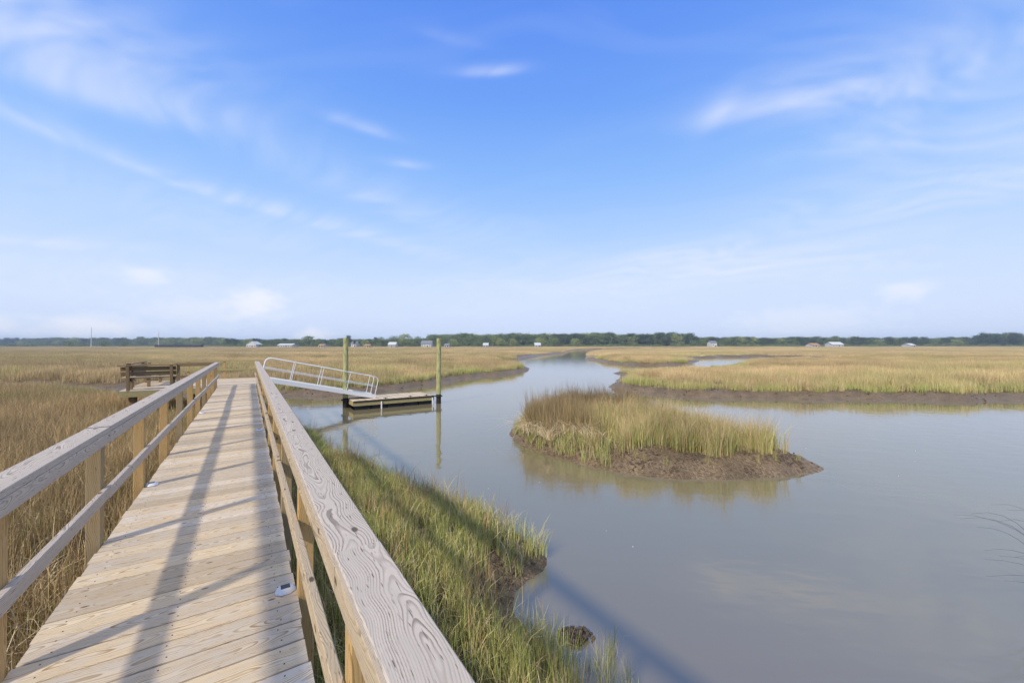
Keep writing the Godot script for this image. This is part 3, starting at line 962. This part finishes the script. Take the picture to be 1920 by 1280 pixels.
func build_far_shore() -> void:
	var r := RandomNumberGenerator.new()
	r.seed = 77
	var green := [Color(0.15, 0.21, 0.075), Color(0.19, 0.25, 0.085), Color(0.12, 0.17, 0.065), Color(0.24, 0.27, 0.10)]
	var lime := [Color(0.32, 0.36, 0.11), Color(0.26, 0.33, 0.09), Color(0.36, 0.37, 0.14)]
	var pine := [Color(0.085, 0.12, 0.06), Color(0.11, 0.15, 0.07), Color(0.075, 0.105, 0.055)]
	var crowns := {"oak": [], "lime": [], "pine": [], "shrub": []}
	var trunks := {"oak": trunk_mesh(0, r), "lime": trunk_mesh(0, r), "pine": trunk_mesh(1, r), "shrub": trunk_mesh(2, r)}
	for k in 3:
		crowns.oak.append(blob_crown(r, 80, 30, 0.036, 0, green))
		crowns.lime.append(blob_crown(r, 70, 30, 0.036, 0, lime))
		crowns.pine.append(blob_crown(r, 60, 28, 0.026, 1, pine))
		crowns.shrub.append(blob_crown(r, 34, 28, 0.06, 2, green))
	# trees that stand out in front of the woods: x, z, height, kind, label
	var front := [
		[-173, 340, 10.0, "oak", "large round green tree right of the long white building on the far shore"],
		[-163, 334, 6.2, "shrub", "low dark bush at the foot of the large round tree on the far shore"],
		[-155, 345, 7.2, "oak", "middling green tree between the large round tree and the left dock piling"],
		[-146, 340, 8.2, "oak", "dense green tree just left of the top of the left dock piling"],
		[-143, 350, 10.2, "pine", "dark tall crown rising beside the top of the left dock piling"],
		[-131, 333, 5.6, "pine", "small dark tree just right of the left dock piling"],
		[-125, 340, 6.4, "lime", "bright yellow-green bushy tree right of the left dock piling"],
		[-120, 352, 8.6, "pine", "dark pointed tree behind the bright yellow-green one"],
		[-112, 345, 9.0, "oak", "rounded grey-green tree left of the white house between the pilings"],
		[-103, 350, 10.2, "oak", "dark green tree behind the white house between the pilings"],
		[-94, 352, 12.0, "lime", "tallest bright green tree on the shore between the two pilings"],
		[-83, 348, 9.6, "oak", "dark broad tree left of the grey roofed house by the right piling"],
		[-71, 352, 10.6, "oak", "green tree behind the grey roofed house by the right piling"],
		[-58, 348, 9.2, "oak", "green tree just right of the top of the right dock piling"],
		[-50, 340, 7.4, "lime", "pale green round tree a little right of the right dock piling"],
		[-29, 345, 7.6, "oak", "grey-green round tree on the far shore left of the channel mouth"],
		[-10, 345, 8.0, "lime", "pale rounded tree beside the smaller one left of the channel mouth"],
		[0, 348, 8.0, "lime", "broad bright green tree left of the channel mouth"],
		[24, 352, 8.6, "lime", "tall fresh green tree above the tip of the left channel bank"],
		[37, 345, 7.6, "oak", "wide pale tree just left of the channel mouth"],
		[56, 352, 8.2, "lime", "bright yellow-green tree straight above the channel mouth"],
		[80, 370, 9.4, "lime", "fresh green tall tree right of the channel mouth"],
		[120, 380, 8.6, "lime", "fresh green tree well right of the channel mouth"],
		[-218, 335, 5.4, "oak", "round green tree between the gabled white house and the long white building"],
		[-207, 330, 3.6, "shrub", "dark bush right beside the gabled white house"],
		[-330, 340, 5.2, "oak", "dark tree left of the right hand white mast"],
		[-352, 345, 6.0, "oak", "dark green tree right beside the left hand white mast"],
		[-368, 340, 5.4, "shrub", "broad dark thicket just left of the left hand white mast"],
		[-382, 345, 6.0, "oak", "dark tree second to the left of the left hand white mast"],
		[-408, 340, 4.4, "shrub", "low shrub far left on the shore line"],
		[-425, 342, 4.6, "shrub", "leftmost low shrub on the shore line"],
		[191, 345, 7.4, "pine", "dark narrow tree right of the white house on the right shore"],
		[160, 352, 6.4, "oak", "round tree left of the white house on the right shore"],
	]
	for f in front:
		var kind: String = f[3]
		var g := height_at(Vector2(f[0], f[1]), 5.0)
		var o := thing("tree" if kind != "shrub" else "shrub", f[4], "tree" if kind != "shrub" else "bush", Vector3(f[0], g - 0.1, -f[1]), r.randf() * TAU, "trees along the far shore")
		o.scale = Vector3(f[2] * 1.15, f[2], f[2] * 1.15)
		part("trunk", trunks[kind], M.bark, o)
		part("crown", crowns[kind][r.randi() % 3], M.leaf, o)
	# the woods behind read as one mass
	var woods := Node3D.new()
	woods.name = "distant_woods"
	add_child(woods)
	tag(woods, "hazy belt of green woods along the whole horizon", "woods", "", "stuff")
	var spots := {}
	for k in 3000:
		var az := deg_to_rad(r.randf_range(-68, 68))
		var z := r.randf_range(362, 470)
		if az < -0.62:
			z += 130.0 + 120.0 * clampf((-az - 0.62) * 4.0, 0.0, 1.0)
		elif az < -0.13:
			z += 20.0
		var x := tan(az) * z
		var lift := 11.0
		if az < -0.62:
			lift = 13.5 + 3.5 * n_big.get_noise_2d(x * 0.6, 0)
		elif az < -0.2:
			lift = 8.6
		elif az < 0.42:
			lift = 13.4 + 2.6 * n_big.get_noise_2d(x * 0.7, 9.0)
		else:
			lift = 10.2 + 2.4 * n_big.get_noise_2d(x * 0.7, 9.0)
		if az > 0.86:
			lift += 3.5
		var kind: String = "pine" if r.randf() < (0.55 if az > 0.1 else 0.3) else ("lime" if r.randf() < 0.28 else "oak")
		var key := kind + str(r.randi() % 3)
		if not spots.has(key):
			spots[key] = []
		var h := lift * r.randf_range(0.72, 1.0)
		var wide := h * (1.2 if kind != "pine" else 1.7)
		spots[key].append(Transform3D(Basis(Vector3.UP, r.randf() * TAU).scaled(Vector3(wide, h, wide)), Vector3(x, 1.3, -z)))
	for k in 900:     # undergrowth at the wood's foot
		var az := deg_to_rad(r.randf_range(-62, 62))
		var z := r.randf_range(345, 375)
		if az < -0.62:
			z += 60.0
		var key := "shrub" + str(r.randi() % 3)
		if not spots.has(key):
			spots[key] = []
		var h := r.randf_range(1.8, 4.6)
		spots[key].append(Transform3D(Basis(Vector3.UP, r.randf() * TAU).scaled(Vector3(h, h, h) * Vector3(1.3, 1, 1.3)), Vector3(tan(az) * z, 1.2, -z)))
	for key: String in spots:
		var kind := key.left(-1)
		var st := SurfaceTool.new()
		st.append_from(crowns[kind][int(key.right(1))], 0, Transform3D())
		scatter("tree_mass", st.commit(), spots[key], [], M.leaf, woods)
	# houses
	house("white gabled house with a raised porch at the left end of the shore houses", -211.5, 328, 10.0, 3.6, 3.0, M.wall_white, M.roof_pale, 4, true)
	house("long low white building left of the large round tree", -184, 328, 15.0, 3.0, 1.3, M.wall_white, M.roof_pale, 6)
	house("small low white house left of the left dock piling", -154, 326, 5.0, 2.4, 1.4, M.wall_white, M.roof_tan, 2)
	house("white house with grey roof right behind the left dock piling", -131.5, 336, 5.5, 4.4, 2.2, M.wall_white, M.roof_grey, 2)
	house("little tan house under the bright yellow-green tree", -118, 328, 5.2, 2.2, 1.4, M.wall_tan, M.roof_tan, 2)
	house("bright white house midway between the two pilings", -97.5, 328, 7.4, 3.4, 2.4, M.wall_white, M.roof_pale, 3)
	house("largest house with a grey roof just left of the right piling", -70, 330, 10.5, 4.2, 3.2, M.wall_white, M.roof_grey, 4)
	house("small white house just right of the right piling", -53, 328, 4.6, 2.6, 1.8, M.wall_white, M.roof_grey, 2)
	house("white cottage under the trees left of the channel mouth", -21.5, 330, 5.0, 2.8, 2.0, M.wall_white, M.roof_pale, 2)
	house("white cottage beside the channel mouth", 21, 330, 5.6, 2.8, 2.2, M.wall_white, M.roof_pale, 2)
	house("tall narrow white house alone on the right shore", 166, 332, 5.6, 5.4, 1.8, M.wall_white, M.roof_grey, 2)
	house("low house with an orange-tan roof on the far right shore", 251, 334, 8.0, 2.6, 2.0, M.wall_white, M.roof_tan, 3)
	house("wide white house right of the orange roofed one", 269, 334, 12.0, 3.4, 2.4, M.wall_white, M.roof_pale, 4)
	house("small white house alone near the right end of the shore", 331, 334, 5.0, 2.6, 1.8, M.wall_white, M.roof_pale, 2)
	# two slim masts and a low bridge
	for i in 2:
		var x: float = [-344.0, -289.0][i]
		var z := 327.0
		var o := thing("mast", ["taller slim pale mast rising left of the bench", "slim pale mast rising above the bench"][i], "mast", Vector3(x, 0.9, -z), 0.0, "slim masts on the left shore")
		var top: float = [16.5, 13.5][i]
		part("shaft", tube_mesh([Vector3(0, -0.5, 0), Vector3(0, top, 0)], 0.34, 8, 0.16), M.wall_white, o)
		part("crossarm", box_mesh(Vector3(1.6, 0.12, 0.12)), M.white, o, Vector3(0, top - 1.2, 0.2))
	var br := thing("low_bridge", "long low dark bridge on short piers before the left woods", "bridge", Vector3(-268, 0.8, -322))
	part("span", box_mesh(Vector3(37, 1.3, 3.0)), M.dark, br, Vector3(0, 1.9, 0))
	for k in 13:
		part("pier", box_mesh(Vector3(0.7, 1.9, 2.4)), M.dark, br, Vector3(-18 + k * 3.0, 0.3, 0))

# ------------------------------------------------------------------ grass
func scatter(called: String, mesh: Mesh, places: Array, colors: Array, m: Material, parent: Node) -> MultiMeshInstance3D:
	var mm := MultiMesh.new()
	mm.transform_format = MultiMesh.TRANSFORM_3D
	mm.use_colors = colors.size() > 0
	mm.mesh = mesh
	mm.instance_count = places.size()
	for i in places.size():
		mm.set_instance_transform(i, places[i])
		if colors.size():
			mm.set_instance_color(i, colors[i])
	var o := MultiMeshInstance3D.new()
	o.name = called
	o.multimesh = mm
	o.material_override = m
	o.set_meta("kind", "stuff")
	parent.add_child(o, true)
	return o

# blades: [share, height low, height high, lean, droop, colour, colour jitter]
func tuft(r: RandomNumberGenerator, count: int, radius: float, width: float, kinds: Array, square := false) -> ArrayMesh:
	var v := PackedVector3Array()
	var n := PackedVector3Array()
	var c := PackedColorArray()
	var index := PackedInt32Array()
	for i in count:
		var pick := r.randf()
		var kind: Array = kinds[0]
		for k: Array in kinds:
			kind = k
			pick -= k[0]
			if pick <= 0.0:
				break
		var base := Vector3(r.randf_range(-1, 1), 0, r.randf_range(-1, 1)) * radius
		if not square:
			var q := sqrt(r.randf()) * radius
			var qa := r.randf() * TAU
			base = Vector3(cos(qa) * q, 0, sin(qa) * q)
		var h := r.randf_range(kind[1], kind[2])
		var a := r.randf() * TAU
		var dir := Vector3(cos(a), 0, sin(a))
		var lean: float = kind[3] * absf(r.randfn()) * h
		var droop: float = kind[4] * r.randf_range(0.5, 1.3)
		var wa := r.randf() * PI
		var side := Vector3(cos(wa), 0, sin(wa))
		var w := width * r.randf_range(0.6, 1.3)
		var tint: Color = kind[5]
		tint = tint * r.randf_range(1.0 - kind[6], 1.0 + kind[6])
		var first := v.size()
		for s in 4:
			var f := s / 3.0
			var p := base + Vector3.UP * (h * (f - droop * f * f * f) - 0.04) + dir * lean * pow(f, 1.7)
			var fwd := (Vector3.UP * (1.0 - droop * 3.0 * f * f) * h + dir * lean * 1.7 * f).normalized()
			var nn := fwd.cross(side).normalized()
			if s < 3:
				var ww: float = w * [1.0, 0.85, 0.55][s] * 0.5
				v.append_array([p - side * ww, p + side * ww])
				n.append_array([nn, nn])
				c.append_array([tint, tint])
			else:
				v.append(p)
				n.append(nn)
				c.append(tint)
		index.append_array([first, first + 1, first + 3, first, first + 3, first + 2, first + 2, first + 3, first + 5, first + 2, first + 5, first + 4, first + 4, first + 5, first + 6])
	var arrays := []
	arrays.resize(Mesh.ARRAY_MAX)
	arrays[Mesh.ARRAY_VERTEX] = v
	arrays[Mesh.ARRAY_NORMAL] = n
	arrays[Mesh.ARRAY_COLOR] = c
	arrays[Mesh.ARRAY_INDEX] = index
	var m := ArrayMesh.new()
	m.add_surface_from_arrays(Mesh.PRIMITIVE_TRIANGLES, arrays)
	return m

const STRAW := Color(0.64, 0.495, 0.265)
const RUST := Color(0.51, 0.36, 0.18)
const PALE := Color(0.64, 0.54, 0.34)
const OLIVE := Color(0.30, 0.27, 0.085)
const GREEN := Color(0.22, 0.26, 0.06)
const LIME := Color(0.46, 0.46, 0.16)

var beds := {}     # kind -> [parent, [meshes], [[places] per mesh], [[tints] per mesh]]

func bed(key: String, parent: Node, meshes: Array) -> void:
	var lists := []
	var tints := []
	for m in meshes:
		lists.append([])
		tints.append([])
	beds[key] = [parent, meshes, lists, tints]

func plant(key: String, at: Vector3, size: Vector3, tint: Color) -> void:
	var b: Array = beds[key]
	var k := rng.randi() % (b[1] as Array).size()
	b[2][k].append(Transform3D(Basis(Vector3.UP, rng.randf() * TAU).scaled(size), at))
	b[3][k].append(tint)

func patch_tint(p: Vector2) -> Color:
	var a := n_big.get_noise_2d(p.x, p.y * 1.6)
	var b := n_mid.get_noise_2d(p.x * 0.5 + 30.0, p.y * 0.5)
	var l := 1.0 + a * 0.32 + b * 0.3
	var g := clampf(n_big.get_noise_2d(p.x * 1.7 + 200.0, p.y * 2.4) * 2.0 - 0.1, 0.0, 0.4)
	return Color(l * (1.0 - g * 0.28), l * (1.0 - g * 0.06), l * (1.0 - g * 0.35))

func build_grass() -> void:
	var r := RandomNumberGenerator.new()
	r.seed = 99
	var roots := {}
	for d in [["left_marsh_grass", "dense tan cordgrass left of the boardwalk and beneath it"], ["bank_grass", "fresh green cordgrass on the near bank right of the boardwalk"], ["island_grass", "tan and green cordgrass tufts on the small mud island"], ["creek_edge_grass", "yellow-green cordgrass fringing the far creek banks"], ["marsh_grass", "wide golden marsh grass plain reaching to the far trees"]]:
		var o := Node3D.new()
		o.name = d[0]
		add_child(o)
		tag(o, d[1], "grass", "", "stuff")
		roots[d[0]] = o
	var near_tan := []
	var near_green := []
	var isle_dry := []
	var isle_green := []
	var thatch := []
	var edge := []
	var mid := []
	var far := []
	for k in 4:
		near_tan.append(tuft(r, 46, 0.24, 0.008, [[0.44, 0.5, 0.85, 0.25, 0.15, RUST * 0.8, 0.35], [0.22, 0.4, 0.8, 0.35, 0.2, STRAW * 0.85, 0.3], [0.24, 0.3, 0.6, 0.4, 0.3, OLIVE, 0.3], [0.10, 0.3, 0.6, 0.7, 0.4, PALE, 0.25]]))
		near_green.append(tuft(r, 34, 0.14, 0.0085, [[0.5, 0.28, 0.55, 0.25, 0.2, LIME, 0.25], [0.28, 0.3, 0.6, 0.25, 0.2, GREEN, 0.25], [0.14, 0.3, 0.6, 0.4, 0.4, PALE, 0.2], [0.08, 0.3, 0.6, 0.4, 0.4, STRAW, 0.2]]))
		isle_dry.append(tuft(r, 44, 0.17, 0.009, [[0.32, 0.6, 1.25, 0.2, 0.08, RUST * 0.75, 0.35], [0.36, 0.5, 1.1, 0.28, 0.12, STRAW * 0.8, 0.35], [0.17, 0.4, 0.9, 0.3, 0.2, OLIVE, 0.3], [0.15, 0.4, 0.8, 0.5, 0.4, PALE, 0.25]]))
		isle_green.append(tuft(r, 44, 0.17, 0.009, [[0.54, 0.25, 0.78, 0.3, 0.14, LIME * 1.05, 0.3], [0.18, 0.25, 0.7, 0.3, 0.14, GREEN * 1.1, 0.3], [0.18, 0.5, 1.0, 0.25, 0.1, STRAW, 0.25], [0.10, 0.5, 1.0, 0.25, 0.1, RUST, 0.25]]))
		thatch.append(tuft(r, 40, 0.14, 0.010, [[0.7, 0.45, 0.75, 0.9, 1.0, PALE, 0.25], [0.3, 0.4, 0.7, 0.8, 0.9, STRAW, 0.3]]))
		edge.append(tuft(r, 60, 0.32, 0.014, [[0.50, 0.3, 0.6, 0.2, 0.1, LIME, 0.2], [0.15, 0.25, 0.5, 0.25, 0.1, GREEN, 0.2], [0.35, 0.4, 0.75, 0.2, 0.1, STRAW, 0.25]]))
		mid.append(tuft(r, 220, 0.62, 0.014, [[0.55, 0.5, 0.9, 0.2, 0.1, STRAW, 0.25], [0.25, 0.5, 0.9, 0.22, 0.1, RUST, 0.2], [0.12, 0.4, 0.7, 0.3, 0.2, PALE, 0.2], [0.08, 0.35, 0.6, 0.25, 0.1, OLIVE, 0.2]], true))
		far.append(tuft(r, 520, 2.6, 0.05, [[0.62, 0.5, 0.9, 0.2, 0.1, STRAW, 0.2], [0.22, 0.5, 0.9, 0.22, 0.1, RUST, 0.2], [0.16, 0.4, 0.8, 0.3, 0.2, PALE, 0.2]], true))
	bed("left", roots.left_marsh_grass, near_tan)
	bed("left_green", roots.left_marsh_grass, near_green)
	bed("left_thatch", roots.left_marsh_grass, thatch)
	bed("bank", roots.bank_grass, near_green)
	bed("bank_dry", roots.bank_grass, near_tan)
	bed("isle_dry", roots.island_grass, isle_dry)
	bed("isle_green", roots.island_grass, isle_green)
	bed("isle_thatch", roots.island_grass, thatch)
	bed("edge", roots.creek_edge_grass, edge)
	bed("edge_thatch", roots.creek_edge_grass, thatch)
	bed("mid", roots.marsh_grass, mid)
	bed("far", roots.marsh_grass, far)
	var a := deg_to_rad(WALK_TURN)
	# ---- near ground on both sides of the boardwalk
	for k in 26000:
		var p := Vector2(rng.randf_range(-34, 3), pow(rng.randf(), 0.7) * 30.0 - 2.0)
		if absf(p.x) > 1.42 * p.y + 4.0:
			continue
		var l := p.x * cos(a) + p.y * sin(a)
		var t := -p.x * sin(a) + p.y * cos(a)
		if p.y > 23.0 + 0.0 * p.x and p.x > -16.0:
			continue
		var sd := shore(p)
		if sd < 0.12 or mud_distance(p) < 3.3 + n_mid.get_noise_2d(p.x, p.y):
			continue
		var y := height_at(p, sd)
		var under := l > -1.15 and l < 0.45 and t < 24.0
		var s := rng.randf_range(0.8, 1.15)
		if l > -0.4:
			if under and rng.randf() < 0.4:
				continue
			if p.x > -0.3 and sd < 0.6 + 0.4 * n_mid.get_noise_2d(p.x * 3.0, p.y * 3.0) and rng.randf() < 0.6:
				continue
			var tint := patch_tint(p)
			plant("bank_dry" if rng.randf() < 0.10 else "bank", Vector3(p.x, y, -p.y), Vector3(s, s * (0.75 if under else 1.0), s), tint)
		else:
			if t > 19.0 and t < 24.0 and l > -3.9:
				s *= 0.7
			var lush := n_mid.get_noise_2d(p.x * 0.8, p.y * 0.8) + (0.25 if t < 6.0 else -0.15)
			var key := "left_green" if rng.randf() < lush else ("left_thatch" if rng.randf() < 0.10 else "left")
			plant(key, Vector3(p.x, y, -p.y), Vector3(s, s * 0.95, s), patch_tint(p))
	# ---- more on the near right bank, which is close to the eye
	for k in 5200:
		var p := Vector2(rng.randf_range(-9, 2.6), rng.randf_range(0.5, 15.5))
		var l := p.x * cos(a) + p.y * sin(a)
		if l < 0.3:
			continue
		var sd := shore(p)
		if sd < 0.10 or (p.x > -0.3 and sd < 0.5 and rng.randf() < 0.7):
			continue
		var s := rng.randf_range(0.75, 1.2)
		plant("bank_dry" if rng.randf() < 0.08 else "bank", Vector3(p.x, height_at(p, sd), -p.y), Vector3(s, s, s), patch_tint(p))
	for k in 90:
		var p := Vector2(rng.randf_range(0.0, 1.4), rng.randf_range(2.8, 4.2))
		var sd := shore(p)
		if sd < -0.6 or (sd < 0.0 and rng.randf() < 0.7):
			continue
		var s := rng.randf_range(0.7, 1.15)
		plant("bank", Vector3(p.x, maxf(-0.05, height_at(p, sd)), -p.y), Vector3(s * 0.6, s * 1.15, s * 0.6), patch_tint(p))
	# ---- the island
	for k in 3800:
		var p := Vector2(rng.randf_range(-0.2, 8.4), rng.randf_range(9.4, 19))
		if not Geometry2D.is_point_in_polygon(p, isle_poly):
			continue
		var sd := shore(p)
		var front := 1.0 if p.y < 13.5 else 0.6
		if p.x < 1.2:
			front = 0.45
		elif p.x > 6.3:
			front = 0.75
		if sd < front + 0.45 * n_mid.get_noise_2d(p.x * 2.0, p.y * 2.0):
			if sd > 0.35 and rng.randf() < 0.05:
				plant("isle_green", Vector3(p.x, height_at(p, sd), -p.y), Vector3(0.4, 0.45, 0.4), patch_tint(p))
			continue
		var y := height_at(p, sd) + 0.02
		var s := rng.randf_range(0.7, 1.15) * (0.95 + 0.5 * n_mid.get_noise_2d(p.x * 2.4, p.y * 2.4))
		var dry := p.x < 2.7 + 0.5 * n_mid.get_noise_2d(p.x, p.y) or p.y > 15.5
		if absf(p.x - 2.7) < 0.4 and p.y < 14.0 and rng.randf() < 0.8:
			continue      # a bare gap between the two clumps
		if dry and p.y < 14.8 and sd < 1.4 and rng.randf() < 0.8:
			plant("isle_thatch", Vector3(p.x - 0.04, y + 0.16, -p.y + 0.12), Vector3(s * 1.1, s, s * 1.1), Color(1.15, 1.15, 1.15))
		plant("isle_dry" if dry else "isle_green", Vector3(p.x, y, -p.y), Vector3(s, s * (1.18 if dry and p.y < 15.0 else 1.05), s), patch_tint(p) * (0.86 if dry else 1.08))
	# ---- middle distance
	for k in 84000:
		var z := 17.0 + 70.0 * sqrt(rng.randf())
		var p := Vector2(rng.randf_range(-2.0, 2.0) * z, z)
		var l := p.x * cos(a) + p.y * sin(a)
		if p.y < 22.0 and p.x < 20.0 and p.x > -34.0:
			continue
		if Geometry2D.is_point_in_polygon(p, isle_poly):
			continue
		var sd := shore(p)
		if sd < 1.05 + 0.5 * n_mid.get_noise_2d(p.x * 1.5, p.y * 1.5):
			continue
		if mud_distance(p) < 3.4 + 0.8 * n_mid.get_noise_2d(p.x, p.y):
			continue
		var y := height_at(p, sd)
		var fringe := sd < 2.2 + 2.0 * n_mid.get_noise_2d(p.x * 0.5, p.y * 0.5)
		if fringe:
			var s := rng.randf_range(0.8, 1.15)
			plant("edge", Vector3(p.x, y, -p.y), Vector3(s, s * lerpf(0.5, 1.0, stature(p)), s), patch_tint(p))
			if sd < 1.5 and rng.randf() < 0.35 and n_mid.get_noise_2d(p.x * 0.6 + 90.0, p.y * 0.6) > 0.1:
				plant("edge_thatch", Vector3(p.x, y + 0.1, -p.y), Vector3(1.5, 1.2, 1.5), Color(0.95, 0.93, 0.9))
		elif rng.randf() < 0.45:
			var s := rng.randf_range(0.85, 1.15)
			plant("mid", Vector3(p.x, y, -p.y), Vector3(s, s * (1.0 + 0.6 * n_mid.get_noise_2d(p.x * 0.7, p.y * 0.7)) * lerpf(0.35, 1.0, stature(p)), s), patch_tint(p))
	# a close fringe along the banks that face the eye
	for k in 16000:
		var p := Vector2(rng.randf_range(-16, 45), rng.randf_range(21, 62))
		var sd := shore(p)
		if sd < 1.0 or sd > 2.6 or Geometry2D.is_point_in_polygon(p, isle_poly) or mud_distance(p) < 3.4:
			continue
		var s := rng.randf_range(0.7, 1.05)
		plant("edge", Vector3(p.x, height_at(p, sd), -p.y), Vector3(s, s * lerpf(0.5, 1.0, stature(p)), s), patch_tint(p))
	# ---- far plain
	for k in 58000:
		var z := 80.0 + 300.0 * sqrt(rng.randf())
		var p := Vector2(rng.randf_range(-2.0, 2.0) * z, z)
		var sd := shore(p)
		if sd < 2.2:
			continue
		plant("far", Vector3(p.x, height_at(p, sd), -p.y), Vector3(1, rng.randf_range(0.85, 1.1) * lerpf(0.4, 1.0, stature(p)) * lerpf(0.55, 1.0, smoothstep(2.0, 4.9, sd)), 1), patch_tint(p * 0.5))
	for key: String in beds:
		var b: Array = beds[key]
		for k in (b[1] as Array).size():
			if (b[2][k] as Array).size():
				scatter("grass_tufts", b[1][k], b[2][k], b[3][k], M.grass, b[0])

# ------------------------------------------------------------------ small things
func build_small_things() -> void:
	var spots := [[0.21, 3.0, "solar deck light on the right edge of the boardwalk, nearest the camera"], [-0.915, 6.1, "solar deck light on the left edge of the boardwalk, the nearer one"], [0.18, 8.9, "solar deck light on the right edge of the boardwalk, farther along"], [-0.9, 11.9, "solar deck light on the left edge of the boardwalk, the farther one"]]
	var body := SurfaceTool.new()
	body.begin(Mesh.PRIMITIVE_TRIANGLES)
	var low := []
	var top := []
	for k in 8:
		var a := TAU * (k + 0.5) / 8.0
		low.append(Vector3(cos(a) * 0.064, 0.0, sin(a) * 0.054))
		top.append(Vector3(cos(a) * 0.046, 0.026, sin(a) * 0.040))
	for k in 8:
		var q := [low[k], low[(k + 1) % 8], top[(k + 1) % 8], top[k]]
		for i in [0, 1, 2, 0, 2, 3]:
			body.add_vertex(q[i])
		for p in [top[k], top[(k + 1) % 8], Vector3(0, 0.028, 0)]:
			body.add_vertex(p)
	body.generate_normals()
	var shell := body.commit()
	for s in spots:
		var o := thing("solar_light", s[2], "deck light", walk_point(s[0], DECK_Y + 0.003, s[1]), deg_to_rad(WALK_TURN), "solar lights on the boardwalk")
		part("housing", shell, M.lens, o)
		part("solar_panel", box_mesh(Vector3(0.052, 0.006, 0.046)), M.panel, o, Vector3(0, 0.028, 0))
	# lump of mud standing in the shallows near the bank
	var heap := SurfaceTool.new()
	heap.begin(Mesh.PRIMITIVE_TRIANGLES)
	heap.append_from(lump_mesh(0.15, 0.06, 22, 5), 0, Transform3D())
	for k in 70:
		var a := rng.randf() * TAU
		var q := sqrt(rng.randf())
		var z := rng.randf_range(0.4, 1.1)
		heap.append_from(lump_mesh(0.03, 0.028, 5, 40 + k % 4), 0, Transform3D(Basis(Vector3(rng.randfn(), rng.randfn(), rng.randfn()).normalized(), rng.randf() * TAU).scaled(Vector3(z, z, z)), Vector3(cos(a) * q * 0.2, 0.075 * (1.0 - q * q), sin(a) * q * 0.15)))
	tag(part("mud_clump", heap.commit(), M.clod, self, Vector3(0.70, 0.0, -4.42)), "small lumpy clump of mud standing in shallow water by the near bank", "mud clump")
	var foam := []
	for k in 40:
		var p := Vector2(rng.randf_range(-6, 14), rng.randf_range(3.5, 26))
		if shore(p) > -0.25:
			continue
		var q := rng.randf_range(0.5, 1.6)
		foam.append(Transform3D(Basis(Vector3.UP, rng.randf() * TAU).scaled(Vector3(q, 1, q * 0.6)), Vector3(p.x, 0.004, -p.y)))
	var fleck := CylinderMesh.new()
	fleck.top_radius = 0.005
	fleck.bottom_radius = 0.007
	fleck.height = 0.006
	fleck.radial_segments = 7
	fleck.rings = 0
	tag(scatter("foam_flecks", fleck, foam, [], M.white, self), "tiny pale flecks of foam drifting on the creek", "foam", "", "stuff")
	# crumbs of mud and old root on the banks
	var crumbs := Node3D.new()
	crumbs.name = "mud_crumbs"
	add_child(crumbs)
	tag(crumbs, "dark crumbs of mud littering the bare creek banks", "mud", "", "stuff")
	var lists := [[], [], []]
	for k in 30000:
		var p: Vector2
		if k % 3 == 0:
			p = Vector2(rng.randf_range(-0.2, 8.4), rng.randf_range(9.4, 13.5))
		elif k % 3 == 1:
			p = Vector2(rng.randf_range(-2, 2), rng.randf_range(2.5, 8.0))
		else:
			p = Vector2(rng.randf_range(-18, 40), rng.randf_range(21, 34))
		var sd := shore(p)
		var thick := n_mid.get_noise_2d(p.x * 2.2 + 15.0, p.y * 2.2)
		if sd < 0.10 or sd > 2.2 or rng.randf() > clampf(0.25 + thick * 1.4 + (sd - 0.6) * 0.45, 0.03, 1.0):
			continue
		var size := rng.randf_range(0.4, 1.3) * (1.0 if p.y < 20.0 else 1.8)
		lists[rng.randi() % 3].append(Transform3D(Basis(Vector3(rng.randfn(), rng.randfn(), rng.randfn()).normalized(), rng.randf() * TAU).scaled(Vector3(size, size * 0.7, size)), Vector3(p.x, height_at(p, sd) + 0.004, -p.y)))
	for k in 3:
		if (lists[k] as Array).size():
			scatter("crumbs", lump_mesh(0.035, 0.03, 8, 20 + k), lists[k], [], M.clod, crumbs)
	# dark bare stems arching in from a bank at the right
	var reed := thing("reed_clump", "few thin dark stems arching over the water at the right edge", "reeds", Vector3(6.75, 0.1, -4.7))
	for k in 24:
		var from := Vector3(rng.randf_range(-0.25, 0.3), 0, rng.randf_range(-0.5, 0.6))
		var reach := rng.randf_range(0.5, 1.55)
		var up := rng.randf_range(0.35, 1.5)
		var side := rng.randf_range(-0.4, 0.4)
		var pts := []
		for q in 8:
			var f := q / 7.0
			pts.append(from + Vector3(-reach * pow(f, 1.3), up * (1.9 * f - 1.05 * f * f) , side * f))
		part("stem", tube_mesh(pts, 0.0032, 5, 0.0008), M.stem, reed)

# an uneven lump: a squashed ball pushed in and out by noise
func lump_mesh(radius: float, tall: float, rings: int, seed_: int) -> ArrayMesh:
	var n := FastNoiseLite.new()
	n.seed = seed_
	n.noise_type = FastNoiseLite.TYPE_CELLULAR
	n.frequency = 3.6
	var st := SurfaceTool.new()
	st.begin(Mesh.PRIMITIVE_TRIANGLES)
	var pts := []
	for i in rings + 1:
		var row := []
		for k in rings * 2:
			var la := PI * i / rings
			var lo := TAU * k / (rings * 2)
			var d := Vector3(sin(la) * cos(lo), cos(la), sin(la) * sin(lo))
			var q := 0.85 - 0.75 * (n.get_noise_3dv(d) + 0.55)
			row.append(Vector3(d.x * radius, d.y * tall, d.z * radius * 0.8) * q)
		pts.append(row)
	for i in rings:
		for k in rings * 2:
			var m := (k + 1) % (rings * 2)
			for v in [pts[i][k], pts[i][m], pts[i + 1][m], pts[i][k], pts[i + 1][m], pts[i + 1][k]]:
				st.add_vertex(v)
	st.generate_normals()
	return st.commit()
